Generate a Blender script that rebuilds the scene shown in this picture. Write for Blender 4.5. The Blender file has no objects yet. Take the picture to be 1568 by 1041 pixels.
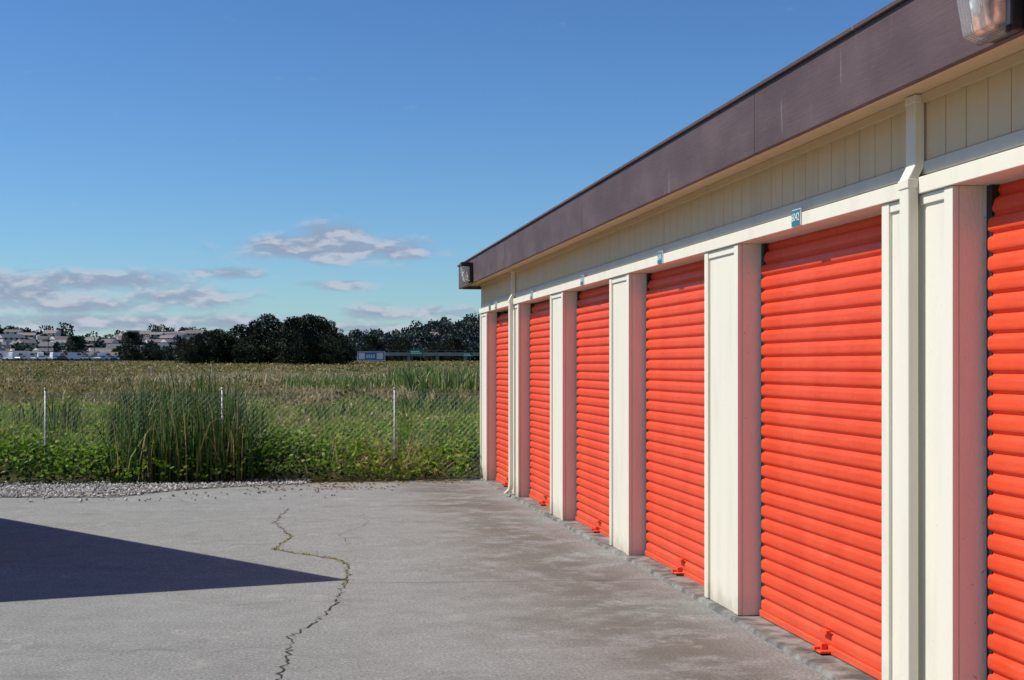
import bpy, bmesh, math, random
import numpy as np
from mathutils import Vector, Matrix
random.seed(7); rng=np.random.default_rng(7)
R=math.radians
S=bpy.context.scene
COL=S.collection
# ------------------------------------------------------------------ helpers
def link(o,parent=None):
    COL.objects.link(o)
    if parent is not None: o.parent=parent
    return o
def empty(name):
    return link(bpy.data.objects.new(name,None))
def mesh_obj(name,verts,faces,mats,parent=None,midx=None,smooth=False):
    me=bpy.data.meshes.new(name); me.from_pydata([tuple(v) for v in verts],[],[tuple(f) for f in faces])
    if not isinstance(mats,(list,tuple)): mats=[mats]
    for m in mats: me.materials.append(m)
    if midx is not None: me.polygons.foreach_set('material_index',midx)
    if smooth: me.polygons.foreach_set('use_smooth',[True]*len(me.polygons))
    me.update()
    return link(bpy.data.objects.new(name,me),parent)
BF=[(0,3,2,1),(4,5,6,7),(0,1,5,4),(1,2,6,5),(2,3,7,6),(3,0,4,7)]
def bv(x0,x1,y0,y1,z0,z1):
    return [(x0,y0,z0),(x1,y0,z0),(x1,y1,z0),(x0,y1,z0),(x0,y0,z1),(x1,y0,z1),(x1,y1,z1),(x0,y1,z1)]
def boxes(name,bl,mat,parent=None,bevel=0.0,midx=None):
    V=[];F=[];M=[]
    for i,b in enumerate(bl):
        o=len(V); V+=bv(*b); F+=[tuple(o+k for k in f) for f in BF]
        if midx: M+=[midx[i]]*6
    ob=mesh_obj(name,V,F,mat,parent,M if midx else None)
    if bevel>0:
        m=ob.modifiers.new('bevel','BEVEL'); m.width=bevel; m.segments=2; m.limit_method='ANGLE'
    return ob
def gz(y):
    return -0.01*(min(max(y,11.0),24.0)-11.0)
class NT:
    def __init__(s,tree): s.t=tree; s.n=tree.nodes; s.l=tree.links
    def new(s,typ,**kw):
        n=s.n.new(typ)
        for k,v in kw.items(): setattr(n,k,v)
        return n
    def set(s,sock,v):
        if hasattr(v,'is_linked') or isinstance(v,bpy.types.NodeSocket): s.l.new(v,sock)
        else: sock.default_value=v
    def math(s,op,a,b=0.0,c=None,clamp=False):
        n=s.new('ShaderNodeMath',operation=op); n.use_clamp=clamp
        s.set(n.inputs[0],a); s.set(n.inputs[1],b)
        if c is not None: s.set(n.inputs[2],c)
        return n.outputs[0]
    def noise(s,vec,scale,detail=4,rough=.55,dist=0):
        n=s.new('ShaderNodeTexNoise'); s.set(n.inputs['Vector'],vec)
        n.inputs['Scale'].default_value=scale;n.inputs['Detail'].default_value=detail
        n.inputs['Roughness'].default_value=rough;n.inputs['Distortion'].default_value=dist
        return n.outputs['Fac']
    def ramp(s,f,stops):
        n=s.new('ShaderNodeValToRGB'); s.set(n.inputs[0],f); cr=n.color_ramp
        while len(cr.elements)<len(stops): cr.elements.new(.5)
        for e,(p,c) in zip(cr.elements,stops):
            e.position=p; e.color=(c[0],c[1],c[2],1) if isinstance(c,(tuple,list)) else (c,c,c,1)
        return n.outputs[0]
    def mix(s,f,a,b,blend='MIX'):
        n=s.new('ShaderNodeMix',data_type='RGBA',blend_type=blend)
        s.set(n.inputs[0],f)
        for i,v in ((6,a),(7,b)):
            if isinstance(v,tuple): v=(v[0],v[1],v[2],1)
            s.set(n.inputs[i],v)
        return n.outputs[2]
    def smooth(s,v,a,b):
        n=s.new('ShaderNodeMapRange',interpolation_type='SMOOTHSTEP'); s.set(n.inputs[0],v)
        n.inputs[1].default_value=a;n.inputs[2].default_value=b
        return n.outputs[0]
    def scale(s,vec,sc):
        n=s.new('ShaderNodeMapping'); s.set(n.inputs[0],vec); n.inputs['Scale'].default_value=sc
        return n.outputs[0]
def newmat(name,rough=.6,spec=.3):
    m=bpy.data.materials.new(name); m.use_nodes=True
    t=NT(m.node_tree); b=t.n['Principled BSDF']
    b.inputs['Roughness'].default_value=rough; b.inputs['Specular IOR Level'].default_value=spec
    pos=t.new('ShaderNodeNewGeometry').outputs['Position']
    return m,t,b,pos
def bump(t,b,h,strength,dist):
    n=t.new('ShaderNodeBump'); t.set(n.inputs['Height'],h)
    n.inputs['Strength'].default_value=strength; n.inputs['Distance'].default_value=dist
    t.l.new(n.outputs[0],b.inputs['Normal'])
def simple(name,col,rough=.6,var=.12,sc=6,bs=0.0,metal=0,spec=.3):
    m,t,b,pos=newmat(name,rough,spec)
    n=t.noise(pos,sc)
    c=t.mix(t.smooth(n,.3,.7),tuple(x*(1-var) for x in col),tuple(min(1,x*(1+var)) for x in col))
    t.l.new(c,b.inputs['Base Color']); b.inputs['Metallic'].default_value=metal
    if bs>0: bump(t,b,t.noise(pos,sc*12,6),bs,.004)
    return m
# ------------------------------------------------------------------ materials
def mat_paint(name,col,stucco=.25,dirt=.5,speck=.3):
    m,t,b,pos=newmat(name,.55,.3)
    n1=t.noise(t.scale(pos,(5,5,.8)),1.2,5)
    c=t.mix(t.smooth(n1,.42,.8),col,tuple(x*.90 for x in col))
    sep=t.new('ShaderNodeSeparateXYZ'); t.l.new(pos,sep.inputs[0])
    low=t.smooth(t.math('ADD',sep.outputs[2],t.math('MULTIPLY',t.noise(pos,7,5),.35)),.38,.06)
    c=t.mix(t.math('MULTIPLY',low,dirt),c,(.32,.26,.19))
    sp=t.smooth(t.noise(pos,30,3),.68,.76)
    c=t.mix(t.math('MULTIPLY',sp,speck),c,(.42,.36,.28))
    t.l.new(c,b.inputs['Base Color'])
    h=t.math('ADD',t.noise(t.scale(pos,(1,1,.35)),150,4,.6),t.math('MULTIPLY',t.noise(pos,30,3),.5))
    bump(t,b,h,stucco,.004)
    return m
M_cream=mat_paint('cream_paint',(.80,.755,.62),.25,.65)
M_reveal=mat_paint('rough_cream_paint',(.80,.78,.64),1.0,.4,.85)
M_siding=mat_paint('siding_bounce_tone',(.68,.53,.32),.35,0)  # warm light bounced off the concrete is mixed into this siding colour
M_band=mat_paint('band_shade_grey',(.56,.54,.46),.3,0)  # shade under the overhang is greyed into this board colour
M_soffit=mat_paint('soffit_bounce_peach',(.80,.56,.33),.2,0)  # peach bounce light is painted into the cream soffit colour
def mat_fascia():
    m,t,b,pos=newmat('brown_fascia_paint',.6,.25)
    n=t.noise(t.scale(pos,(1,1.2,2.5)),1.3,5)
    c=t.mix(t.smooth(n,.3,.75),(.090,.056,.056),(.132,.088,.086))
    st=t.math('MULTIPLY',t.smooth(t.noise(t.scale(pos,(1,9,.6)),1.9,3,.6),.66,.72),.55)
    c=t.mix(st,c,(.38,.34,.33))
    g=t.smooth(t.noise(t.scale(pos,(1,1.5,40)),1.5,6,.7),.55,.8)
    c=t.mix(t.math('MULTIPLY',g,.18),c,(.18,.13,.125))
    t.l.new(c,b.inputs['Base Color'])
    bump(t,b,t.math('ADD',t.noise(t.scale(pos,(1,2,45)),1.5,6,.7),t.math('MULTIPLY',t.noise(pos,90,3),.3)),.4,.007)
    return m
M_fascia=mat_fascia()
def mat_door():
    m,t,b,pos=newmat('orange_door_enamel',.45,.3)
    n=t.noise(t.scale(pos,(1,2,.5)),1.2,5)
    c=t.mix(t.smooth(n,.3,.7),(.74,.064,.019),(.82,.088,.030))
    sep=t.new('ShaderNodeSeparateXYZ'); t.l.new(pos,sep.inputs[0])
    low=t.smooth(t.math('ADD',sep.outputs[2],t.math('MULTIPLY',t.noise(pos,5,5),.5)),.6,.1)
    c=t.mix(t.math('MULTIPLY',low,.3),c,(.52,.17,.09))
    sc=t.smooth(t.noise(t.scale(pos,(1,.8,22)),3,5,.7),.54,.74)
    c=t.mix(t.math('MULTIPLY',sc,.24),c,(.85,.26,.18))
    dk=t.smooth(t.noise(t.scale(pos,(1,1.5,12)),2.2,5,.7),.58,.74)
    c=t.mix(t.math('MULTIPLY',dk,.25),c,(.50,.04,.015))
    t.l.new(c,b.inputs['Base Color'])
    t.l.new(t.math('ADD',t.math('MULTIPLY',t.noise(pos,20,4),.25),.33),b.inputs['Roughness'])
    bump(t,b,t.noise(t.scale(pos,(1,1.0,3)),6,3),.25,.014)
    return m
M_door=mat_door()
def mat_concrete():
    m,t,b,pos=newmat('weathered_concrete',.88,.12)
    sep=t.new('ShaderNodeSeparateXYZ'); t.l.new(pos,sep.inputs[0]); X,Y=sep.outputs[0],sep.outputs[1]
    n1=t.noise(pos,.7,8,.66,.3); n2=t.noise(pos,4.5,8,.72); n3=t.noise(pos,55,4,.75)
    c=t.ramp(n1,[(.34,(.215,.217,.200)),(.5,(.275,.277,.258)),(.66,(.335,.336,.312))])
    c=t.mix(.5,c,t.ramp(n2,[(.34,(.17,.172,.157)),(.53,(.282,.284,.264)),(.70,(.42,.42,.39))]))
    c=t.mix(.55,c,t.ramp(n3,[(.34,(.09,.091,.083)),(.52,(.285,.287,.267)),(.68,(.55,.55,.51))]))
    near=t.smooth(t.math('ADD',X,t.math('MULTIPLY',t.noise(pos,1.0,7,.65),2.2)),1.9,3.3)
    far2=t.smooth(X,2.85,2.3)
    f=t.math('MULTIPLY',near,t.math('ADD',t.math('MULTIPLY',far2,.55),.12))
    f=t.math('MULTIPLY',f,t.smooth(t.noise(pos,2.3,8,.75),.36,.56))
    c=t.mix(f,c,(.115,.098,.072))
    dr=t.smooth(t.noise(t.scale(pos,(.8,1.3,1)),1.2,8,.75,.3),.54,.68)
    c=t.mix(t.math('MULTIPLY',dr,.34),c,(.14,.137,.118))
    li=t.smooth(t.noise(t.scale(pos,(1.2,.8,1)),1.9,7,.78),.57,.68)
    c=t.mix(t.math('MULTIPLY',li,.38),c,(.46,.45,.40))
    pit=t.smooth(t.noise(pos,75,2,.5),.66,.72)
    c=t.mix(t.math('MULTIPLY',pit,.6),c,(.08,.077,.068))
    t.l.new(c,b.inputs['Base Color'])
    h=t.math('ADD',t.noise(pos,100,5,.75),t.math('MULTIPLY',t.noise(t.scale(pos,(1,2,1)),14,5),.7))
    bump(t,b,h,.85,.008)
    return m
M_conc=mat_concrete()
M_lip=simple('slab_concrete',(.19,.185,.165),.9,.5,7,.7)
def mat_ground():
    m,t,b,pos=newmat('marsh_ground',.95,.05)
    n=t.noise(t.scale(pos,(.25,1,1)),.045,8,.66); n2=t.noise(t.scale(pos,(.4,1,1)),.4,7,.7)
    c=t.ramp(n,[(.34,(.07,.085,.028)),(.46,(.13,.125,.045)),(.56,(.18,.15,.065)),(.68,(.25,.19,.095))])
    c=t.mix(.5,c,t.ramp(n2,[(.3,(.05,.06,.02)),(.55,(.13,.125,.048)),(.75,(.23,.18,.09))]))
    t.l.new(c,b.inputs['Base Color'])
    return m
M_ground=mat_ground()
def mat_leaf(name,stops,trans=.25):
    m,t,b,pos=newmat(name,.6,.2)
    at=t.new('ShaderNodeAttribute',attribute_name='tint')
    c=t.ramp(at.outputs['Fac'],stops)
    t.l.new(c,b.inputs['Base Color'])
    if trans>0:
        tr=t.new('ShaderNodeBsdfTranslucent'); t.l.new(c,tr.inputs[0])
        mx=t.new('ShaderNodeMixShader'); mx.inputs[0].default_value=trans
        t.l.new(b.outputs[0],mx.inputs[1]); t.l.new(tr.outputs[0],mx.inputs[2])
        t.l.new(mx.outputs[0],t.n['Material Output'].inputs[0])
    return m
M_weed=mat_leaf('weed_leaves',[(0,(.016,.038,.006)),(.25,(.080,.175,.014)),(.5,(.17,.31,.026)),(.75,(.30,.33,.060)),(1,(.50,.39,.20))],.32)
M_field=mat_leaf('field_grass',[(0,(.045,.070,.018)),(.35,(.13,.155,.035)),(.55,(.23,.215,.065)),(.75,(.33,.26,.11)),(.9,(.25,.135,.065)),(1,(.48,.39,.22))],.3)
M_reed=mat_leaf('reed_blades',[(0,(.025,.055,.016)),(.5,(.075,.15,.032)),(.8,(.16,.26,.06)),(1,(.42,.35,.17))])
M_tanreed=mat_leaf('dry_reeds',[(0,(.18,.20,.06)),(.4,(.38,.31,.15)),(1,(.58,.45,.29))],.3)
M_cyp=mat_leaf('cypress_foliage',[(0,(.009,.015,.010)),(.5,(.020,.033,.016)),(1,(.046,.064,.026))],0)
M_dist=mat_leaf('hazy_foliage',[(0,(.028,.040,.045)),(.5,(.048,.066,.060)),(1,(.080,.102,.072))],0)  # distance haze put into the leaf colours as a bluish tint
M_bark=simple('bark',(.06,.045,.032),.9,.3,3)
M_crack=simple('crack_dirt',(.05,.045,.036),.95,.5,20)
M_dark=simple('dark_metal',(.03,.03,.032),.5,.2,8)
M_bronze=simple('bronze_housing',(.045,.035,.03),.4,.25,20,metal=.4)
M_galv=simple('galvanised_steel',(.27,.28,.28),.5,.2,15,metal=.4)
M_wire=simple('weathered_wire',(.34,.34,.33),.7,.2,15)
M_teal=simple('teal_sign_enamel',(.02,.17,.22),.4,.1,20)
M_white=simple('white_enamel',(.8,.8,.78),.4,.05,5)
M_gravel=mat_leaf('gravel_stone',[(0,(.15,.148,.135)),(.5,(.31,.30,.275)),(1,(.52,.50,.46))],0)
M_gravelbed=simple('gravel_bed',(.20,.19,.16),.95,.45,22,.8)
M_roof=simple('roof_membrane',(.16,.15,.145),.9,.2,2)
M_lamp=simple('lamp_reflector',(.80,.36,.20),.35,.3,25)
M_lampin=simple('lamp_cream',(.75,.62,.42),.5,.2,25)
gl,t,b,pos=newmat('prismatic_glass',.1,.5); b.inputs['Base Color'].default_value=(.92,.91,.88,1)
b.inputs['Transmission Weight'].default_value=.82; b.inputs['IOR'].default_value=1.2
w=t.new('ShaderNodeTexWave',wave_type='BANDS',bands_direction='Y'); t.l.new(pos,w.inputs[0]); w.inputs['Scale'].default_value=14
bump(t,b,w.outputs['Fac'],.25,.006); M_glass=gl
# ------------------------------------------------------------------ fast leaf mesh
def leaves(name,P,A,L,Wd,tint,mat,parent=None,link_it=True):
    P=np.asarray(P,float);N=len(P)
    A=A/np.linalg.norm(A,axis=1,keepdims=True)
    r=rng.normal(size=(N,3)); Sd=np.cross(A,r); Sd/=np.linalg.norm(Sd,axis=1,keepdims=True)+1e-9
    L=np.broadcast_to(L,(N,))[:,None]; Wd=np.broadcast_to(Wd,(N,))[:,None]
    V=np.empty((N,4,3)); V[:,0]=P; V[:,1]=P+A*L*.45+Sd*Wd*.5; V[:,2]=P+A*L; V[:,3]=P+A*L*.45-Sd*Wd*.5
    me=bpy.data.meshes.new(name); me.vertices.add(N*4); me.vertices.foreach_set('co',V.reshape(-1))
    me.loops.add(N*4); me.loops.foreach_set('vertex_index',np.arange(N*4,dtype=np.int32))
    me.polygons.add(N); me.polygons.foreach_set('loop_start',np.arange(0,N*4,4,dtype=np.int32))
    try: me.polygons.foreach_set('loop_total',np.full(N,4,dtype=np.int32))
    except Exception: pass
    me.materials.append(mat)
    me.update(calc_edges=True)
    a=me.attributes.new('tint','FLOAT','POINT'); a.data.foreach_set('value',np.repeat(np.clip(tint,0,1),4).astype(np.float32))
    ob=bpy.data.objects.new(name,me)
    if link_it: link(ob,parent)
    return ob
def vn(x,y,s,seed=0):
    v=0
    for i,(a,bb,ph) in enumerate([(1,.3,0),(-.7,.9,1.7),(.35,-1.3,4.1),(1.9,1.1,2.2),(-2.3,1.7,.6)]):
        v=v+np.sin((a*x+bb*y)*s*(1+.17*i)+ph+seed*1.3)/(1+.35*i)
    return v/3.4
# ------------------------------------------------------------------ terrain
def sstep(a,b_,v):
    t_=min(max((v-a)/(b_-a),0),1); return t_*t_*(3-2*t_)
def hillA(bd):
    if -40<bd<40:
        a=14+2.5*math.sin(bd*1.1+.5)+1.5*math.sin(bd*2.7)
        a-=5*math.exp(-((bd-0)/2.2)**2)
        a+=6*sstep(2.5,6.5,bd)
        return a
    return 15+2*math.sin(bd*.3)
def tz(x,y):
    r=math.hypot(x,y); bd=math.degrees(math.atan2(x,y))
    h=-.13 if r>24 else gz(y)-.05
    if r<=24 and y>21.5: h=gz(y)-.012
    h+=2.5*sstep(200,420,r)
    h+=hillA(bd)*sstep(560,1000,r)*(1-.6*sstep(1300,2600,r))
    return h
rings=[3,6,9,12,15,18,20,22,24,26,30,36,44,55,70,90,115,150,180,200,220,240,260,280,300,320,340,360,380,400,420,480,540,600,660,720,780,840,900,960,1000,1100,1300,1600,2000,2600,3500,5000]
nb=288
V=[(0,0,-.05)];F=[]
for r in rings:
    for k in range(nb):
        a=2*math.pi*k/nb; x=r*math.sin(a);y=r*math.cos(a)
        V.append((x,y,tz(x,y)))
for k in range(nb): F.append((0,1+(k+1)%nb,1+k))
for i in range(len(rings)-1):
    for k in range(nb):
        a=1+i*nb+k;b2=1+i*nb+(k+1)%nb; F.append((a,b2,b2+nb,a+nb))
mesh_obj('ground',V,F,M_ground,smooth=True)
px=[-30,-12,-4,.3,2.8,16]; yf=[21.3,21.3,21.3,21.3,21.95,22.3]
V=[];F=[]
for x,ye in zip(px,yf):
    for y in (-25,11,ye): V.append((x,y,gz(y)))
for i in range(5):
    for j in range(2):
        a=i*3+j; F.append((a,a+3,a+4,a+1))
mesh_obj('concrete_pavement',V,F,M_conc)
def strip(name,pts,w0,w1,jit,sub,mat,dz=.004):
    P=[]
    for (a,c) in zip(pts[:-1],pts[1:]):
        n=max(1,int(math.dist(a,c)/sub))
        for i in range(n):
            f=i/n; P.append([a[0]+(c[0]-a[0])*f,a[1]+(c[1]-a[1])*f])
    P.append(list(pts[-1]))
    for p in P[1:-1]: p[0]+=random.gauss(0,jit); p[1]+=random.gauss(0,jit)
    V=[];F=[]
    for i,p in enumerate(P):
        q=P[min(i+1,len(P)-1)];o=P[max(i-1,0)]
        d=Vector((q[0]-o[0],q[1]-o[1])).normalized(); n=Vector((-d.y,d.x))
        w=random.uniform(w0,w1)
        for s in (1,-1):
            V.append((p[0]+n.x*w*s/2,p[1]+n.y*w*s/2,gz(p[1])+dz))
    for i in range(len(P)-1): F.append((2*i,2*i+1,2*i+3,2*i+2))
    return mesh_obj(name,V,F,mat)
ck=[(-.2,6.5),(-.068,7.67),(-.011,8.55),(-.039,8.70),(.124,9.18),(.275,9.91),(.378,10.78),(.441,11.9),(.354,12.3),(.139,12.6),(-.173,13.05),(-.031,14.1),(-.202,15.5),(-.129,16.5),(-.06,17.2)]
strip('pavement_crack',ck,.003,.016,.014,.05,M_crack)
strip('pavement_crack',[(-1.6,19.0),(-1.35,18.3),(-1.16,18.0),(-.8,17.9)],.004,.012,.02,.1,M_crack)
strip('pavement_crack',[(.139,12.6),(.5,13.4),(.45,14.2),(.8,15.3),(.75,16.6)],.002,.005,.02,.12,M_crack)
strip('pavement_crack',[(.275,9.91),(.7,9.5),(1.1,9.45),(1.5,9.1)],.001,.004,.02,.08,M_crack)
strip('pavement_crack',[(-.011,8.55),(-.5,8.3),(-.8,8.5),(-1.3,8.2)],.001,.004,.02,.08,M_crack)
strip('pavement_joint',[(.40,10.83),(2.76,10.65)],.006,.009,.001,.3,M_crack)
strip('pavement_joint',[(.35,17.4),(2.76,17.1)],.010,.016,.002,.3,M_crack)
strip('pavement_joint',[(-.3,5.0),(2.76,4.85)],.004,.006,.001,.3,M_crack)
P=[];
for i in range(800):
    k=random.choice([6,6,7,7,8,8,8,8,9,9,9,9,9,10,10,10,11,12]); f=random.random(); a=ck[k];c=ck[min(k+1,len(ck)-1)]
    if random.random()<.5: f=f*.25
    P.append((a[0]+(c[0]-a[0])*f+random.gauss(0,.012),a[1]+(c[1]-a[1])*f+random.gauss(0,.012),gz(a[1])-.003))
P=np.array(P);A=rng.normal(size=(len(P),3));A[:,2]=np.abs(A[:,2])*.6+.15
leaves('crack_weeds',P,A,rng.uniform(.010,.028,len(P)),.008,rng.uniform(.75,1,len(P)),M_weed)
# ------------------------------------------------------------------ storage building
B=empty('storage_building')
XF=2.83; XD=2.975; P0=6.61; BAY=3.04; PW=.76
far=[P0+BAY*k for k in range(-4,6)]
YN=far[0]-PW; YE=far[-1]
HB=2.43
core=[];trim=[];rev=[]
for i,yf_ in enumerate(far):
    y1=yf_;y0=yf_-PW; g=gz(y1)+.028
    core.append((XF+.018,3.12,y0+.012,y1-.004,g,HB))
    trim.append((XF,XF+.030,y0+.001,y0+.085,g+.004,HB-.003))
    trim.append((XF,XF+.030,y1-.085,y1,g+.004,HB-.003))
    trim.append((XF+.006,XF+.028,y0+.087,y1-.087,HB-.05,HB-.004))
    rev.append((XF+.032,3.11,y0,y0+.010,g+.002,HB-.002))
boxes('pillars',core,M_cream,B)
boxes('pillar_corner_trim',trim,M_cream,B,.003)
boxes('pillar_reveals',rev,M_reveal,B)
boxes('header_beam',[(XF-.012,3.12,YN,YE,HB,HB+.075)],M_cream,B,.003)
boxes('upper_wall',[(XF+.047,3.12,YN,YE-.002,HB+.076,2.90)],M_dark,B)
boxes('band_board',[(XF+.016,XF+.046,YN,YE,HB+.090,HB+.150)],M_band,B,.003)
sb=[];y=YN
while y<YE-.02:
    y2=min(y+.195,YE); sb.append((XF+.026,XF+.046,y,y2-.007,HB+.153,2.885)); y=y2
boxes('vertical_siding',sb,M_siding,B,.002)
boxes('frieze_trim',[(XF+.0,XF+.025,YN,YE,2.845,2.885)],M_siding,B)
boxes('rear_walls',[(3.6,13.0,YN,YE-.03,-.1,2.9)],M_band,B)
eb=[];x=XF+.02
while x<13: eb.append((x,x+.19,YE-.028,YE,-.08,2.885)); x+=.197
boxes('end_wall_siding',eb,M_siding,B)
V=[];ys=[YN-.2,11,YE+.06]
for y in ys:
    V+=[(XF-.055,y,gz(y)-.02),(XF-.035,y,gz(y)+.026),(3.6,y,gz(y)+.026)]
F=[]
for i in range(2):
    for j in range(2): F.append((i*3+j,i*3+j+3,i*3+j+4,i*3+j+1))
F.append((6,7,8))
mesh_obj('floor_slab_lip',V,F,M_lip,B)
XO=2.57; YR=22.45; ZB=2.838; ZT=3.194
boxes('soffit',[(XO+.03,XF+.04,YN-.6,YR-.03,2.887,2.905)],M_soffit,B)
fb=[];y=YN-.6
for L in (4.9,4.88,4.9,4.88,4.87,4.9,4.9,4.9):
    y2=min(y+L,YR); 
    if y2-y>.05: fb.append((XO,XO+.035,y,y2-.006,ZB,ZT))
    y=y2
boxes('fascia_boards',fb,M_fascia,B,.004)
boxes('fascia_backer',[(XO+.036,XO+.055,YN-.6,YR-.01,ZB+.006,ZT-.01)],M_soffit,B)
boxes('end_fascia',[(XO+.056,13.2,YR-.035,YR-.002,ZB,ZT)],M_fascia,B)
boxes('drip_edge',[(XO-.018,XO+.08,YN-.6,YR+.012,ZT+.001,ZT+.022)],M_fascia,B,.003)
V=[(XO+.06,YN-.6,2.91),(13.2,YN-.6,2.91),(13.2,YR-.04,2.91),(XO+.06,YR-.04,2.91),(XO+.08,YN-.6,ZT+.02),(13.2,YN-.6,ZT+.16),(13.2,YR-.04,ZT+.16),(XO+.08,YR-.04,ZT+.02)]
mesh_obj('roof',V,BF,M_roof,B)
PIT=.0862
prof=[(.0035,0),(.0010,.007),(0,.016),(0,.040),(.0012,.049),(.0050,.0555),(.0120,.0605),(.0165,.0650),(.0180,.0700),(.0155,.0755),(.0095,.0805)]
nr=28
for i in range(len(far)-1):
    ya=far[i]+.0; yb=far[i+1]-PW
    z0=gz(yb)+.075
    pts=[]
    for k in range(nr):
        for (dx,dz) in prof:
            z=z0+k*PIT+dz
            h=max(0,z-2.22); pts.append((XD+dx+h*h*1.1,z))
    V=[];F=[]
    for y in (ya+.03,yb-.034):
        for (x,z) in pts: V.append((x,y,z))
    n=len(pts)
    for k in range(n-1): F.append((k,n+k,n+k+1,k+1))
    d=mesh_obj('roll_up_door',V,F,M_door,B)
    boxes('door_bottom_bar',[(XD-.012,XD+.02,ya+.01,yb-.03,gz(yb)+.030,z0-.002)],M_door,B,.006)
    boxes('door_guide',[(XD+.012,XD+.05,yb-.05,yb-.001,gz(yb)+.03,HB-.002),(XD-.022,XD+.03,ya+.001,ya+.022,gz(yb)+.03,HB-.002)],M_dark,B)
    boxes('door_backing',[(XD+.12,XD+.13,ya,yb,gz(yb)+.03,HB-.002)],M_dark,B)
    ym=(ya+yb)/2-.06
    boxes('door_latch',[(XD-.075,XD-.010,ym-.075,ym+.075,gz(ym)+.036,gz(ym)+.050),(XD-.05,XD-.014,ym-.03,ym+.03,gz(ym)+.051,gz(ym)+.085),
                        (XD-.085,XD-.03,ym-.012,ym+.012,gz(ym)+.051,gz(ym)+.066),(XD-.03,XD-.002,ym-.05,ym+.05,z0+.06,z0+.085)],M_door,B,.004)
    yc=(ya+yb)/2+.0
    boxes('number_plate',[(XF-.022,XF-.0125,yc-.070,yc+.070,HB+.002,HB+.098)],M_white,B,.002)
    boxes('number_plate_field',[(XF-.0245,XF-.0225,yc-.066,yc+.066,HB+.006,HB+.094)],M_teal,B)
    cu=bpy.data.curves.new('unit_number','FONT'); cu.body=str(6038+i); cu.size=.062; cu.align_x='CENTER'; cu.align_y='CENTER'; cu.extrude=.0005
    cu.materials.append(M_white)
    o=link(bpy.data.objects.new('unit_number',cu),B)
    o.matrix_world=Matrix(((0,0,-1,XF-.0255),(-1,0,0,yc),(0,1,0,HB+.052),(0,0,0,1)))
def sweep(name,pts,wx,wy,mat,parent,bevel=.006):
    V=[];F=[]
    for (x,y,z) in pts: V+=[(x-wx/2,y-wy/2,z),(x+wx/2,y-wy/2,z),(x+wx/2,y+wy/2,z),(x-wx/2,y+wy/2,z)]
    n=len(pts)
    for i in range(n-1):
        for k in range(4):
            a=i*4+k;c=i*4+(k+1)%4; F.append((a,c,c+4,a+4))
    F.append((3,2,1,0));F.append(tuple(4*(n-1)+k for k in range(4)))
    o=mesh_obj(name,V,F,mat,parent); m=o.modifiers.new('b','BEVEL');m.width=bevel;m.segments=2;m.limit_method='ANGLE'
for yc in (6.22,far[-2]-.36,far[1]-.37):
    g=gz(yc)
    xu=XF-.004;xl=XF-.034
    sweep('downspout',[(xu,yc,2.885),(xu,yc,2.56),(xl-.001,yc,2.50),(xl,yc,g+.16),(xl-.01,yc,g+.10),(xl-.07,yc,g+.045)],.05,.10,M_cream,B)
    boxes('downspout_collar',[(xl-.031,xl+.020,yc-.056,yc+.056,2.455,2.498),(xu-.028,xu+.02,yc-.054,yc+.054,2.845,2.883)],M_cream,B,.004)
def wallpack(y0,inner):
    y1=y0+.22; E=B
    boxes('wall_lamp_housing',[(XO-.05,XO-.001,y0,y1,2.84,3.13),(XO-.175,XO-.049,y0-.005,y1+.005,3.075,3.135),(XO-.07,XO-.049,y0-.006,y1+.006,2.83,2.86)],M_bronze,E,.008)
    V=[(XO-.13,y0+.004,2.855),(XO-.051,y0+.004,2.825),(XO-.051,y1-.004,2.825),(XO-.13,y1-.004,2.855),
       (XO-.17,y0+.004,3.073),(XO-.051,y0+.004,3.073),(XO-.051,y1-.004,3.073),(XO-.17,y1-.004,3.073)]
    o=mesh_obj('wall_lamp_glass',V,BF,M_glass,E); m=o.modifiers.new('b','BEVEL');m.width=.008;m.segments=2
    boxes('wall_lamp_reflector',[(XO-.085,XO-.055,y0+.03,y1-.03,2.87,3.06)],inner,E,.01)
    me=bpy.data.meshes.new('wall_lamp_bulb'); bm=bmesh.new(); bmesh.ops.create_uvsphere(bm,u_segments=12,v_segments=8,radius=.03,matrix=Matrix.Translation((XO-.12,(y0+y1)/2,2.96))@Matrix.Diagonal((1,1,1.7,1)))
    bm.to_mesh(me);bm.free(); me.materials.append(M_white); link(bpy.data.objects.new('wall_lamp_bulb',me),E)
wallpack(4.75,M_lamp); wallpack(20.55,M_lampin)
# ------------------------------------------------------------------ unseen opposite building (plan shaped to throw the shadow on the left)
B2=empty('opposite_building')
C=Vector((-2.6,11.53)); d1=Vector((-.552,.834)).normalized(); d2=Vector((-.965,-.263)).normalized()
def quadpts(c,l1,l2): return [c,c+d1*l1,c+d1*l1+d2*l2,c+d2*l2]
def prism(name,q,z0,z1,mat):
    V=[(p.x,p.y,z0) for p in q]+[(p.x,p.y,z1) for p in q]
    return mesh_obj(name,V,BF,mat,B2)
prism('walls',quadpts(C+(d1+d2)*.5,9.0,13.0),-.12,3.24,M_siding)
prism('roof',quadpts(C,10.0,14.0),3.25,3.62,M_fascia)
for (a,w_,z0,z1,mt) in [(1.2,1.0,0,2.1,M_door),(3.0,1.4,1.0,2.1,M_dark),(5.5,1.4,1.0,2.1,M_dark)]:
    c=C+(d1+d2)*.5+d1*a; n=Vector((-d1.y,d1.x))*-1
    if n.dot(d2)>0: n=-n
    q=[c+n*.03,c+n*.03+d1*w_,c-n*.02+d1*w_,c-n*.02]
    V=[(p.x,p.y,z0) for p in q]+[(p.x,p.y,z1) for p in q]; mesh_obj('door' if mt is M_door else 'window',V,BF,mt,B2)
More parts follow.
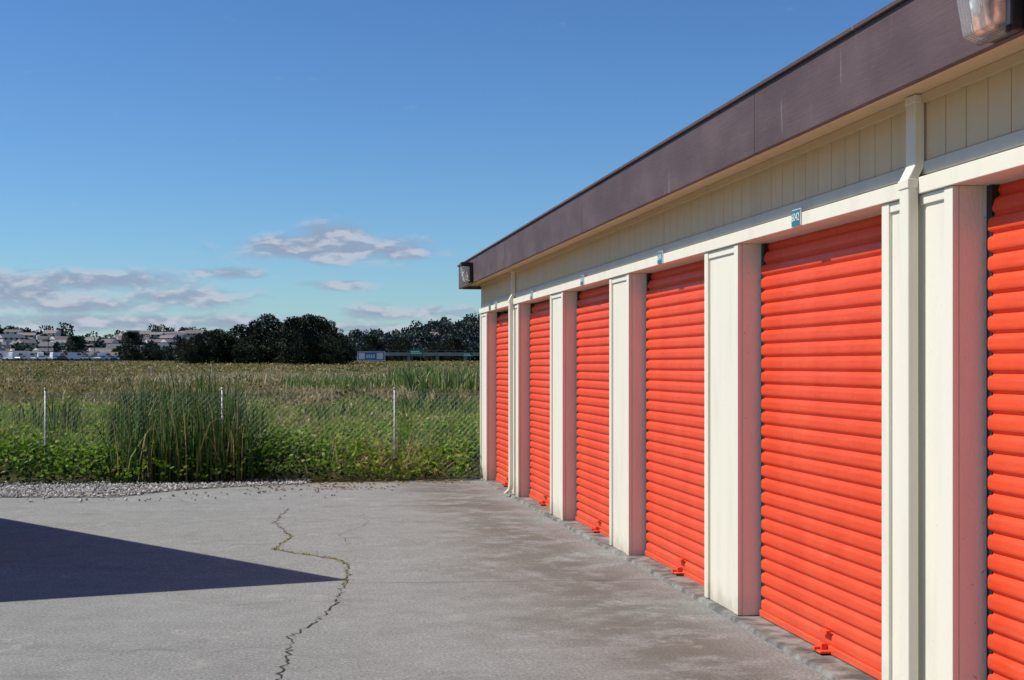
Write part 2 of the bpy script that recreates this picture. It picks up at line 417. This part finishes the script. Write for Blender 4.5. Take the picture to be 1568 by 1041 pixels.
# ------------------------------------------------------------------ gravel
gp=[(-14,18.9),(-3.8,19.35),(-2.3,19.15),(-1.6,20.2),(-.9,20.7),(.2,21.1),(.3,22.0),(-14,22.4)]
mesh_obj('gravel_bed',[(x,y,gz(y)+.004) for x,y in gp],[tuple(range(8))],M_gravelbed)
def inpoly(x,y):
    c=False;n=len(gp)
    for i in range(n):
        x1,y1=gp[i];x2,y2=gp[(i+1)%n]
        if (y1>y)!=(y2>y) and x<(x2-x1)*(y-y1)/(y2-y1)+x1: c=not c
    return c
V=[];F=[];T=[]
oc=[(1,0,0),(0,1,0),(-1,0,0),(0,-1,0),(0,0,1),(0,0,-1)];of=[(0,1,4),(1,2,4),(2,3,4),(3,0,4),(1,0,5),(2,1,5),(3,2,5),(0,3,5)]
cnt=0
while cnt<9000:
    x=random.uniform(-9,.6);y=random.uniform(18.4,22)
    if not inpoly(x,y) and random.random()>.03: continue
    s=random.uniform(.010,.034); a=random.random()*6; o=len(V); tt=random.random()
    for v in oc:
        q=[v[0]*random.uniform(.6,1.3),v[1]*random.uniform(.6,1.3),v[2]*random.uniform(.4,.9)]
        V.append((x+s*(q[0]*math.cos(a)-q[1]*math.sin(a)),y+s*(q[0]*math.sin(a)+q[1]*math.cos(a)),gz(y)+.008+s*.4+s*q[2])); T.append(tt)
    F+=[tuple(o+k for k in f) for f in of]; cnt+=1
g=mesh_obj('gravel',V,F,M_gravel); a=g.data.attributes.new('tint','FLOAT','POINT'); a.data.foreach_set('value',T)
P=[];
for i in range(420):
    x=random.gauss(.6,.5) if i<160 else random.uniform(-1,2.6); y=random.gauss(20.2,.25) if i<160 else 21.2+random.gauss(0,.16); P.append((x,y,gz(y)+.008))
P=np.array(P);A=rng.normal(size=(len(P),3));A[:,2]*=.25
leaves('leaf_litter',P,A,rng.uniform(.03,.08,len(P)),.025,rng.uniform(.8,1,len(P)),M_field)
# ------------------------------------------------------------------ near weeds
def canopy(x,y): return np.clip(.66+.26*vn(x,y,1.3)+.18*vn(x,y,3.7,3)+.10*vn(x,y,9,5),.15,1.15)
def weeds(name,n,x0,x1,y0,y1,ls,ws,mat,hscale=1,tb=.45,edge=True,up=.45,clip=True,gain=1.0):
    x=rng.uniform(x0,x1,n);y=rng.uniform(y0,y1,n)
    if clip:
        k=~((x>2.65)&(y<22.6)); x=x[k];y=y[k]
    n=len(x)
    h=canopy(x,y)*hscale
    if edge: h=h*np.clip((y-21.2)/.6+.2*vn(x,y,6),.12,1)
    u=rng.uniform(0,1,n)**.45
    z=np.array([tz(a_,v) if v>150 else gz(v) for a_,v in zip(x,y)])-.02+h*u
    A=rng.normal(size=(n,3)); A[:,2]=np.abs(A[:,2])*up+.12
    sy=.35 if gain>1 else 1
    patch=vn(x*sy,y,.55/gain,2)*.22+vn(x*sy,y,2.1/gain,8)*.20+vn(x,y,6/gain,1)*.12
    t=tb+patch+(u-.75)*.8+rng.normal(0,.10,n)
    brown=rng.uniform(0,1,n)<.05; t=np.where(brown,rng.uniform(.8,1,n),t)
    return leaves(name,np.stack([x,y,z],1),A,rng.uniform(.6,1.3,n)*ls,rng.uniform(.7,1.3,n)*ws,t,mat)
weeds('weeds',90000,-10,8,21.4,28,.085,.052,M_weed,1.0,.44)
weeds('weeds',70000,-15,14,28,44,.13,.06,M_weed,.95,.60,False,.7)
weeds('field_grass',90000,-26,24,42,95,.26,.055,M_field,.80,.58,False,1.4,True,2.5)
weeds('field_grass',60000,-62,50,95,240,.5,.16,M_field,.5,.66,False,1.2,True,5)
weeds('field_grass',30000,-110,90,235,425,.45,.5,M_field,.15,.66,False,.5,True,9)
n=7500;x=rng.uniform(-10,8,n);y=rng.uniform(22.2,36,n);k=~((x>2.65)&(y<22.7));x=x[k];y=y[k];n=len(x)
A=rng.normal(size=(n,3))*.28;A[:,2]=1
leaves('tall_grass',np.stack([x,y,canopy(x,y)*.6-.13],1),A,rng.uniform(.3,.68,n),.015,rng.uniform(.4,1,n)**1.1,M_weed)
n=420;x=np.concatenate([rng.normal(1.95,.3,n//2),rng.normal(1.0,.5,n//2)]);y=rng.uniform(21.7,22.5,n);k=x<2.7;x=x[k];y=y[k];n=len(x)
A=rng.normal(size=(n,3))*.7;A[:,2]=np.abs(A[:,2])+.4
leaves('dead_brush',np.stack([x,y,np.full(n,-.1)],1),A,rng.uniform(.4,.95,n),.013,rng.uniform(.92,1,n),M_weed)
def reeds(name,n,x0,x1,y0,y1,h0,h1,w_,mat,z,lean=.13,tl=0,th=.9,shape=True):
    x=rng.uniform(x0,x1,n);y=rng.uniform(y0,y1,n)
    if shape: x=(x0+x1)/2+(x-(x0+x1)/2)*(1+.12*rng.normal(size=n))
    h=rng.uniform(h0,h1,n)
    if shape:
        c=np.clip(np.abs((x-(x0+x1)/2)/((x1-x0)/2)),0,1.3); h=h*(1-.30*c**2.5)*(1+.14*vn(x,y,3.5))
    a=rng.uniform(0,2*np.pi,n); l=np.abs(rng.normal(0,lean,n))+.02
    D=np.stack([np.cos(a),np.sin(a),np.zeros(n)],1)
    V=np.zeros((n,7,3)); s=np.stack([-np.sin(a),np.cos(a),np.zeros(n)],1)
    rt=rng.uniform(0,np.pi,n)[:,None]; s=s*np.cos(rt)+D*np.sin(rt)
    base=np.stack([x,y,np.full(n,z)],1)
    for j,f in enumerate((0,.38,.75)):
        p=base+np.array([0,0,1])*(h*f)[:,None]+D*(l*h*f**2.2)[:,None]
        ww=w_*(1,.95,.6)[j]
        V[:,2*j]=p-s*ww/2; V[:,2*j+1]=p+s*ww/2
    V[:,6]=base+np.array([0,0,1])*(h*(1-.3*l))[:,None]+D*(l*h*1.25)[:,None]
    o=np.arange(n)[:,None]*7
    F=np.concatenate([o+np.array([0,1,3,2]),o+np.array([2,3,5,4])]).tolist()+(o+np.array([4,5,6])).tolist()
    ob=mesh_obj(name,V.reshape(-1,3).tolist(),F,mat)
    t=np.clip(rng.uniform(tl,th,n),0,1); dry=rng.uniform(0,1,n)<.10; t=np.where(dry,1,t)
    at=ob.data.attributes.new('tint','FLOAT','POINT'); at.data.foreach_set('value',np.repeat(t,7).astype(np.float32))
    return ob
reeds('cattail_clump',380,-2.6,-.65,21.5,22.1,.9,1.6,.024,M_reed,-.12,.20)
reeds('cattail_clump',850,-2.8,-.5,22.1,23.9,1.2,1.95,.026,M_reed,-.14,.17)
reeds('cattail_clump',260,.0,1.6,30,32,.8,1.2,.03,M_reed,-.14)
reeds('cattail_clump',200,-5.5,-3.6,27,29,.9,1.35,.03,M_reed,-.14)
reeds('cattail_clump',300,2.4,4.6,34,37,1.0,1.4,.035,M_reed,-.14)
reeds('green_reed_bed',2800,5.0,12,62,80,1.2,1.85,.09,M_reed,-.14,.15,.5,1,False)
reeds('green_reed_bed',900,-.5,5,70,84,.9,1.4,.09,M_reed,-.14,.15,.5,1,False)
reeds('dry_reed_bed',4600,-10,7.5,88,125,.75,1.4,.14,M_tanreed,-.14,.3,.0,1,False)
reeds('dry_reed_bed',1500,-22,-8,100,130,.5,1.0,.14,M_tanreed,-.14,.3,.0,.9,False)
reeds('dry_reed_bed',1300,-8,5.5,46,66,.7,1.15,.05,M_tanreed,-.14,.3,.0,1,False)
def crown(n,c,r,rn=.35):
    d=rng.normal(size=(n,3)); d/=np.linalg.norm(d,axis=1,keepdims=True)
    rad=rng.uniform(.35,1,n)**.5
    return np.array(c)+d*rad[:,None]*np.array(r),d
P=[];A=[];T=[]
for i in range(150):
    y=random.uniform(26,170); x=random.uniform(-.22*y-1,.16*y+3); 
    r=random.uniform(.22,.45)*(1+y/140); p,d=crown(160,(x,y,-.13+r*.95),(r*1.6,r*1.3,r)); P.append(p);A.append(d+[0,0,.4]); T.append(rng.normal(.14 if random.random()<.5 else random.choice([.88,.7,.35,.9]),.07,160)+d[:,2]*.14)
P=np.concatenate(P);A=np.concatenate(A);leaves('marsh_shrubs',P,A,.13,.08,np.concatenate(T),M_field)
# ------------------------------------------------------------------ chain link fence
FN=empty('chain_link_fence')
fy=lambda x:22.02-.04*x
def tube(V,F,a,b_,r,n=6):
    a=Vector(a);b_=Vector(b_);d=(b_-a).normalized(); u=d.orthogonal().normalized(); v=d.cross(u); o=len(V)
    for p in (a,b_):
        for k in range(n):
            q=p+(u*math.cos(2*math.pi*k/n)+v*math.sin(2*math.pi*k/n))*r; V.append(tuple(q))
    for k in range(n): F.append((o+k,o+(k+1)%n,o+n+(k+1)%n,o+n+k))
    F.append(tuple(o+n+k for k in range(n)))
XE=6.7
V=[];F=[];x=1.53-2.6*6
while x<XE:
    tube(V,F,(x,fy(x),-.14),(x,fy(x),1.27),.017,8)
    tube(V,F,(x,fy(x),1.27),(x,fy(x),1.30),.022,8); x+=2.6
mesh_obj('posts',V,F,M_galv,FN,smooth=True)
V=[];F=[];x=-9;h=1.30
while x<4.5:
    for s in (1,-1):
        tube(V,F,(x,fy(x)-.02,-.10),(x+s*h,fy(x+s*h)-.02,1.2),.0019,3)
    x+=.085
for z in (1.2,-.08): tube(V,F,(-14,fy(-14)-.02,z),(XE,fy(XE)-.02,z),.0030,4)
mesh_obj('wire_mesh',V,F,M_wire,FN)
V=[];F=[]
for k in range(-5,22):
    x=-16.4+5.7*k-20; y=142+random.uniform(-.5,.5)
    tube(V,F,(x,y,-.2),(x+random.uniform(-.03,.03),y,1.40),.06,5)
for z in (.5,.85,1.2): tube(V,F,(-64,142,z),(84,142,z),.006,3)
mesh_obj('wire_fence',V,F,simple('weathered_post',(.40,.38,.34),.9,.3,3))
# ------------------------------------------------------------------ distant trees
def at(bd,r): return r*math.sin(R(bd)),r*math.cos(R(bd))
def make_tree(H,W_,kind,ncl=60,nl=110,ls=.42):
    P=[];A=[];T=[];cl=[]
    for i in range(ncl):
        f=random.uniform(.10,1)
        if kind==0: wr=W_*(.95-.35*f**2.2)*min(1,(1.12-f)*3.2)
        else: wr=W_*math.sin(math.pi*min(.97,(.12+.85*f)))**.6
        a=random.uniform(0,6.283); rr=wr*random.uniform(.25,1)**.6
        c=(rr*math.cos(a),rr*math.sin(a),H*f*.95); cl.append(c)
        s=random.uniform(.10,.19)*W_*(1.25-.4*f)+.35
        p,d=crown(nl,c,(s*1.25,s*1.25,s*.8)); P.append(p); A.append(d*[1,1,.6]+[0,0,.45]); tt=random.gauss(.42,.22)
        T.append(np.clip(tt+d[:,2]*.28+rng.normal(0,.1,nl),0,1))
    L=leaves('foliage',np.concatenate(P),np.concatenate(A),ls,ls*.6,np.concatenate(T),M_cyp,None,False).data
    V=[];F=[]
    def limb(a,b_,r0,r1,n=6):
        a=Vector(a);b_=Vector(b_);d=(b_-a).normalized();u=d.orthogonal().normalized();v=d.cross(u);o=len(V)
        for p,r in ((a,r0),(b_,r1)):
            for k in range(n): V.append(tuple(p+(u*math.cos(6.2832*k/n)+v*math.sin(6.2832*k/n))*r))
        for k in range(n): F.append((o+k,o+(k+1)%n,o+n+(k+1)%n,o+n+k))
    limb((0,0,-.3),(0.1,0,H*.45),.38,.24); limb((.1,0,H*.45),(0,.1,H*.9),.24,.06)
    for c in cl[::3]: limb((.05,0,max(.3,c[2]*.62)),c,.11,.03,4)
    me=bpy.data.meshes.new('trunk'); me.from_pydata(V,[],F); me.materials.append(M_bark)
    return L,me
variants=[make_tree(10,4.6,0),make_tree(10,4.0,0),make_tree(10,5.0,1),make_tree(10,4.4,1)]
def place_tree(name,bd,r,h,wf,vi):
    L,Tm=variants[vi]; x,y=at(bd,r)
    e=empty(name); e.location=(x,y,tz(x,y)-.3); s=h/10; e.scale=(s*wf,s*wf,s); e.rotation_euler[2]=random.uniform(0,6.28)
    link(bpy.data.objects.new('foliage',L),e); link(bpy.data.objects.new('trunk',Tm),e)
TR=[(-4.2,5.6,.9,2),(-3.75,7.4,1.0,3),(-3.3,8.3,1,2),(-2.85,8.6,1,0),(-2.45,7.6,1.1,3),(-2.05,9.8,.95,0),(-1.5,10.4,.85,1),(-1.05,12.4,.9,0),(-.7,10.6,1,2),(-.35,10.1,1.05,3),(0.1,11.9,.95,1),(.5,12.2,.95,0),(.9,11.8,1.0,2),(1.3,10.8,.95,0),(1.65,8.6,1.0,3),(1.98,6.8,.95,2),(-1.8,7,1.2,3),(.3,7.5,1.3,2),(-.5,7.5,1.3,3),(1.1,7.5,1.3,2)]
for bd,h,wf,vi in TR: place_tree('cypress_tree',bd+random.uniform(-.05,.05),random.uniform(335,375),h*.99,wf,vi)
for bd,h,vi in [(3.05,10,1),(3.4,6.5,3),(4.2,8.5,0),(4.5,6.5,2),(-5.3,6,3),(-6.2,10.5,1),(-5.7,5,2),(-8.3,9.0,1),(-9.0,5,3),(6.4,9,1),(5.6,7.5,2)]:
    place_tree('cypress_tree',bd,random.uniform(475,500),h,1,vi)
P=[];A=[];T=[]
NLF=78
def dtree(x,y,h,w_,tb):
    z=tz(x,y)
    for k in range(4):
        s=w_*random.uniform(.4,.75); c=(x+random.gauss(0,w_*.35),y+random.gauss(0,w_*.35),z+h*random.uniform(.2,.75))
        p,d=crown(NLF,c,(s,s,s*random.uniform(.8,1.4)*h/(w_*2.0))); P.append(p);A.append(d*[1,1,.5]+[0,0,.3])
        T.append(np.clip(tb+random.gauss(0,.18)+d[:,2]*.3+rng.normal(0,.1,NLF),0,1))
for i in range(500):
    bd=random.uniform(-16,14); r=random.uniform(600,1010)
    if bd<-3.3 and random.random()<.6: continue
    x,y=at(bd,r); h=random.uniform(3.0,7)*(1.35 if bd>2.5 else 1)
    dtree(x,y,h,random.uniform(2.2,4.2),.5)
for i in range(220):
    bd=random.uniform(-16,16); r=random.uniform(985,1060); x,y=at(bd,r)
    h=random.choice([4,4,5,6,7,9,12]); dtree(x,y,h,random.uniform(3,6),.45)
for i in range(150):
    bd=random.uniform(2.2,12); r=random.uniform(620,900); x,y=at(bd,r); dtree(x,y,random.uniform(5,12),random.uniform(3,6),.35)
for i in range(90):
    bd=random.uniform(-15,12); r=random.uniform(520,560); x,y=at(bd,r); dtree(x,y,random.uniform(1.5,3.0),random.uniform(1.8,3.2),.45)
leaves('distant_tree_mass',np.concatenate(P),np.concatenate(A),1.5,1.15,np.concatenate(T),M_dist)
# ------------------------------------------------------------------ houses
WC=[simple('wall_stucco_%d'%i,c,.8,.05,.3) for i,c in enumerate([(.52,.50,.48),(.40,.37,.33),(.34,.36,.38),(.44,.38,.33),(.64,.63,.62)])]
RC=[simple('roof_shingle_%d'%i,c,.9,.1,.5) for i,c in enumerate([(.15,.14,.14),(.20,.17,.16),(.12,.12,.135),(.23,.20,.185)])]
def house(bd,r,w_,d_,h,rh):
    x,y=at(bd,r); z=tz(x,y)-1; h+=1
    V=bv(-w_/2,w_/2,-d_/2,d_/2,0,h); F=list(BF); M=[0]*6
    e=.5
    V+=[(-w_/2-e,-d_/2-e,h+.02),(w_/2+e,-d_/2-e,h+.02),(w_/2+e,d_/2+e,h+.02),(-w_/2-e,d_/2+e,h+.02),(-w_/2-e,0,h+rh),(w_/2+e,0,h+rh)]
    F+=[(8,9,13,12),(10,11,12,13),(11,8,12),(9,10,13),(8,11,10,9)];M+=[1,1,0,0,1]
    n=int(w_/2.8)
    for k in range(n):
        xx=-w_/2+w_*(k+.5)/n
        for lv in ([1.9] if h<5 else [1.9,4.6]):
            o=len(V); V+=bv(xx-.6,xx+.6,-d_/2-.06,-d_/2+.05,lv,lv+1.2); F+=[tuple(o+q for q in f) for f in BF]; M+=[2]*6
    ob=mesh_obj('house',V,F,[random.choice(WC),random.choice(RC),M_dark],None,M)
    ob.location=(x,y,z); ob.rotation_euler[2]=R(-bd+random.uniform(-40,40))
for i in range(70):
    house(random.uniform(-13,-3.2),random.uniform(640,980),random.uniform(7,12),random.uniform(5,8),random.choice([2.6,2.6,4.6]),random.uniform(1.4,2.4))
for i in range(14):
    house(random.uniform(2.4,9),random.uniform(700,980),random.uniform(7,11),random.uniform(5,8),random.choice([2.6,4.6]),random.uniform(1.4,2.2))
house(-8.2,520,14,9,2.4,1.6); house(-10.6,520,12,9,2.6,1.4); house(-6.9,540,12,9,2.4,1.4)
# ------------------------------------------------------------------ cars
def car_mesh(col,van=False):
    prof=[(-2.2,.35),(-2.25,.75),(-2.1,.95),(-1.5,1.0),(-.95,1.42),(.75,1.45),(1.35,1.02),(2.05,.88),(2.25,.65),(2.2,.35)]
    if van: prof=[(-2.6,.4),(-2.65,1.2),(-2.6,2.2),(-2.4,2.35),(1.0,2.35),(1.6,1.6),(2.5,1.3),(2.65,.9),(2.6,.4),(0,.38)]
    n=len(prof);V=[];F=[];M=[]
    for s in (-.86,.86):
        for (x,z) in prof: V.append((x,s*(1 if z<1.1 else .86),z))
    for k in range(n): F.append((k,(k+1)%n,n+(k+1)%n,n+k)); M.append(1 if (not van and k in(3,5)) or (van and k==4) else 0)
    F.append(tuple(range(n))[::-1]);F.append(tuple(range(n,2*n)));M+=[0,0]
    for s in (-1,1):
        yy=s*.83; o=len(V)
        q=[(-1.3,1.04),(-.88,1.36),(.7,1.38),(1.15,1.05)] if not van else [(.1,1.5),(.1,2.1),(1.0,2.1),(1.4,1.55)]
        V+=[(x,yy+s*.035,z) for x,z in q]; F.append((o,o+1,o+2,o+3) if s<0 else (o+3,o+2,o+1,o)); M.append(1)
        for wx in (-1.35,1.35):
            o=len(V)
            for t_ in (.62,.9):
                for k in range(10): V.append((wx+.34*math.cos(.628*k),s*t_,.34+.34*math.sin(.628*k)))
            for k in range(10): F.append((o+k,o+(k+1)%10,o+10+(k+1)%10,o+10+k)); M.append(2)
            F.append(tuple(o+10+k for k in range(10))); M.append(2)
    me=bpy.data.meshes.new('car'); me.from_pydata(V,[],F)
    for m in (col,M_carglass,M_dark): me.materials.append(m)
    me.polygons.foreach_set('material_index',M); me.update(); return me
M_carglass=simple('car_glass',(.03,.04,.05),.1,.1,1,spec=.6)
cm=[car_mesh(simple('car_paint_%d'%i,c,.3,.03,1,spec=.5),v) for i,(c,v) in enumerate([((.75,.75,.76),False),((.7,.72,.74),True),((.35,.37,.4),False),((.05,.07,.12),False),((.75,.75,.73),False)])]
x0,y0=at(-12.2,436); x1,y1=at(-6.2,436); x2,y2=at(-6.2,470); x3,y3=at(-12.2,470)
zz=tz(x0,y0)+.5
V=[(x0,y0,1.9),(x1,y1,1.9),(x2,y2,1.9),(x3,y3,1.9),(x0,y0,zz),(x1,y1,zz),(x2,y2,zz),(x3,y3,zz)]
mesh_obj('parking_lot',V,BF,simple('lot_asphalt',(.10,.10,.10),.9,.2,.5))
for i in range(30):
    bd=-11.6+i*.165+random.uniform(-.05,.05)
    x,y=at(bd,random.uniform(442,455)); o=link(bpy.data.objects.new('parked_car',random.choice(cm))); o.location=(x,y,zz+.005); o.rotation_euler[2]=random.choice([0,R(90),R(60)])+random.uniform(-.3,.3)
# ------------------------------------------------------------------ highway overpass, billboard, signs
OV=empty('highway_overpass'); M_oc=simple('overpass_concrete',(.27,.27,.26),.85,.15,.5)
x0,y0=at(2.9,452); x1,y1=at(14,470)
dv=Vector((x1-x0,y1-y0)); Ln=dv.length; ang=math.atan2(dv.y,dv.x)
OV.location=(x0,y0,2.3);OV.rotation_euler[2]=ang
boxes('deck',[(0,Ln,-6,6,2.1,2.6),(0,Ln,-6.2,-5.9,2.65,3.1),(0,Ln,5.9,6.2,2.65,3.1)],M_oc,OV)
boxes('piers',[(k*9+3,k*9+4,-5,5,-3,2.08) for k in range(int(Ln/9))],M_oc,OV)
V=[];F=[]
for k in range(int(Ln/3)): tube(V,F,(k*3,-6.05,3.1),(k*3,-6.05,3.8),.05,4)
tube(V,F,(0,-6.05,3.8),(Ln,-6.05,3.8),.04,4)
mesh_obj('railing',V,F,M_galv,OV)
BB=empty('billboard'); x,y=at(3.05,385); BB.location=(x,y,tz(x,y)); BB.rotation_euler[2]=R(-3)
boxes('panel',[(-3.6,3.6,-.1,.1,.6,2.8)],simple('billboard_blue',(.08,.20,.46),.5,.1,.2),BB,.03)
boxes('frame',[(-3.75,3.75,-.16,-.11,2.8,2.92),(-3.75,3.75,-.16,-.11,.48,.6),(-3.75,-3.6,-.16,-.11,.6,2.8),(3.6,3.75,-.16,-.11,.6,2.8)],M_white,BB)
boxes('posts',[(-2.6,-2.35,.12,.35,-.5,2.6),(2.35,2.6,.12,.35,-.5,2.6)],M_bark,BB)
boxes('lettering',[(-3.3,-1.7,-.14,-.11,.9,2.5),(-1.3,-.9,-.14,-.11,1.2,2.1),(-.7,-.3,-.14,-.11,1.2,2.1),(-.1,.3,-.14,-.11,1.2,2.1),(.5,.9,-.14,-.11,1.2,2.1),(1.5,3.2,-.14,-.11,.9,2.5)],M_white,BB,.08)
def hsign(bd,r,w_,h,z):
    E=empty('highway_sign'); x,y=at(bd,r); E.location=(x,y,tz(x,y)); E.rotation_euler[2]=R(-bd)
    boxes('panel',[(-w_/2,w_/2,-.05,.05,z,z+h)],simple('sign_green',(.01,.20,.11),.5,.05,.3),E,.03)
    boxes('legend',[(-w_*.4,w_*.25,-.08,-.06,z+h*.55,z+h*.75),(-w_*.4,w_*.38,-.08,-.06,z+h*.22,z+h*.42)],M_white,E)
    boxes('posts',[(-w_*.32,-w_*.32+.15,.06,.2,-.5,z+h*.9),(w_*.32-.15,w_*.32,.06,.2,-.5,z+h*.9)],M_galv,E)
hsign(4.85,430,4.2,1.5,2.2); hsign(6.9,430,3,1.3,1.6)
for bd in (-9.3,-7.6,-4.6,-3.0,2.5,3.7,5.6,6.6):
    x,y=at(bd,500); 
    V2=[];F2=[]; z=tz(x,y); tube(V2,F2,(x,y,z),(x,y,z+8.5),.12,5); tube(V2,F2,(x-1.1,y,z+7.8),(x+1.1,y,z+7.8),.07,4); tube(V2,F2,(x-.8,y,z+7.1),(x+.8,y,z+7.1),.06,4)
    mesh_obj('utility_pole',V2,F2,M_bark)
# ------------------------------------------------------------------ light
a_=R(10); el=math.atan(1.2*math.cos(a_))
ts=Vector((-math.cos(a_)*math.cos(el),math.sin(a_)*math.cos(el),math.sin(el)))
L=bpy.data.lights.new('sun','SUN'); L.energy=4.9; L.angle=R(.5); L.color=(1,.96,.885)
so=link(bpy.data.objects.new('sun',L)); so.rotation_mode='QUATERNION'; so.rotation_quaternion=ts.to_track_quat('Z','Y'); so.location=(-20,5,30)
W=bpy.data.worlds.new('World'); S.world=W; W.use_nodes=True
t=NT(W.node_tree); t.n.clear()
sky=t.new('ShaderNodeTexSky',sky_type='NISHITA'); sky.sun_disc=False; sky.sun_elevation=el; sky.sun_rotation=math.atan2(ts.x,ts.y)%(2*math.pi)
sky.altitude=0; sky.air_density=1.0; sky.dust_density=.1; sky.ozone_density=1.5
tint=t.mix(1.0,sky.outputs[0],(.82*.8,1.12*.8,1.44*.8),'MULTIPLY')
gm=t.new('ShaderNodeGamma'); t.l.new(t.mix(1.0,tint,(.1,.1,.1),'MULTIPLY'),gm.inputs[0]); gm.inputs[1].default_value=1.22
bg=t.new('ShaderNodeBackground'); t.l.new(t.mix(1.0,gm.outputs[0],(10,10,10),'MULTIPLY'),bg.inputs[0]); bg.inputs[1].default_value=.104
tc=t.new('ShaderNodeTexCoord'); sp=t.new('ShaderNodeSeparateXYZ'); t.l.new(tc.outputs['Generated'],sp.inputs[0])
az=t.math('ARCTAN2',sp.outputs[0],sp.outputs[1]); e_=t.math('ARCSINE',sp.outputs[2])
cb=t.new('ShaderNodeCombineXYZ'); t.l.new(t.math('MULTIPLY',az,30),cb.inputs[0]); t.l.new(t.math('MULTIPLY',e_,80),cb.inputs[1])
n1=t.noise(cb.outputs[0],1.0,7,.52,.2)
mask=None
for (a0,e0,wa,we,k) in [(.026,.080,.070,.011,1.25),(.034,.086,.030,.013,1.35),(.07,.078,.03,.007,1.0),(-.13,.056,.085,.010,1.0),(-.178,.050,.035,.015,1.25),(-.08,.046,.06,.010,1.0),(-.15,.040,.12,.009,.95),(.032,.055,.03,.005,.95),(.08,.036,.06,.008,.95),(-.12,.028,.20,.009,1.0),(.06,.022,.12,.010,.9),(-.05,.062,.04,.006,.9),(-.4,.10,.12,.02,.8),(.5,.08,.15,.02,.8)]:
    da=t.math('POWER',t.math('ABSOLUTE',t.math('DIVIDE',t.math('SUBTRACT',az,a0),wa)),2.0)
    de=t.math('POWER',t.math('ABSOLUTE',t.math('DIVIDE',t.math('SUBTRACT',e_,e0),we)),2.0)
    g_=t.math('MULTIPLY',t.math('EXPONENT',t.math('MULTIPLY',t.math('ADD',da,de),-1.0)),k)
    mask=g_ if mask is None else t.math('MAXIMUM',mask,g_)
den=t.smooth(t.math('ADD',t.math('MULTIPLY',mask,.62),n1),.64,1.14)
den=t.math('MULTIPLY',den,.88)
cb2=t.new('ShaderNodeCombineXYZ'); t.l.new(t.math('MULTIPLY',az,30),cb2.inputs[0]); t.l.new(t.math('ADD',t.math('MULTIPLY',e_,80),.35),cb2.inputs[1])
n2=t.noise(cb2.outputs[0],1.0,7,.52,.2)
lit=t.smooth(t.math('SUBTRACT',n1,n2),-.05,.10)
cc=t.mix(lit,(.29,.35,.48),(.52,.55,.64))
bg2=t.new('ShaderNodeBackground'); t.l.new(cc,bg2.inputs[0]); bg2.inputs[1].default_value=1.0
mx=t.new('ShaderNodeMixShader'); t.l.new(den,mx.inputs[0]); t.l.new(bg.outputs[0],mx.inputs[1]); t.l.new(bg2.outputs[0],mx.inputs[2])
ow=t.new('ShaderNodeOutputWorld'); t.l.new(mx.outputs[0],ow.inputs[0])
# ------------------------------------------------------------------ camera
cam=bpy.data.cameras.new('camera'); co=link(bpy.data.objects.new('camera',cam)); S.camera=co
cam.sensor_width=36; cam.lens=2188/1568*36; cam.shift_y=37.5/1568; cam.clip_end=12000; cam.clip_start=.05
co.location=(0,0,1.65); co.rotation_euler=(R(90),0,-R(8.68))
S.view_settings.view_transform='Standard'; S.view_settings.look='None'; S.view_settings.exposure=0
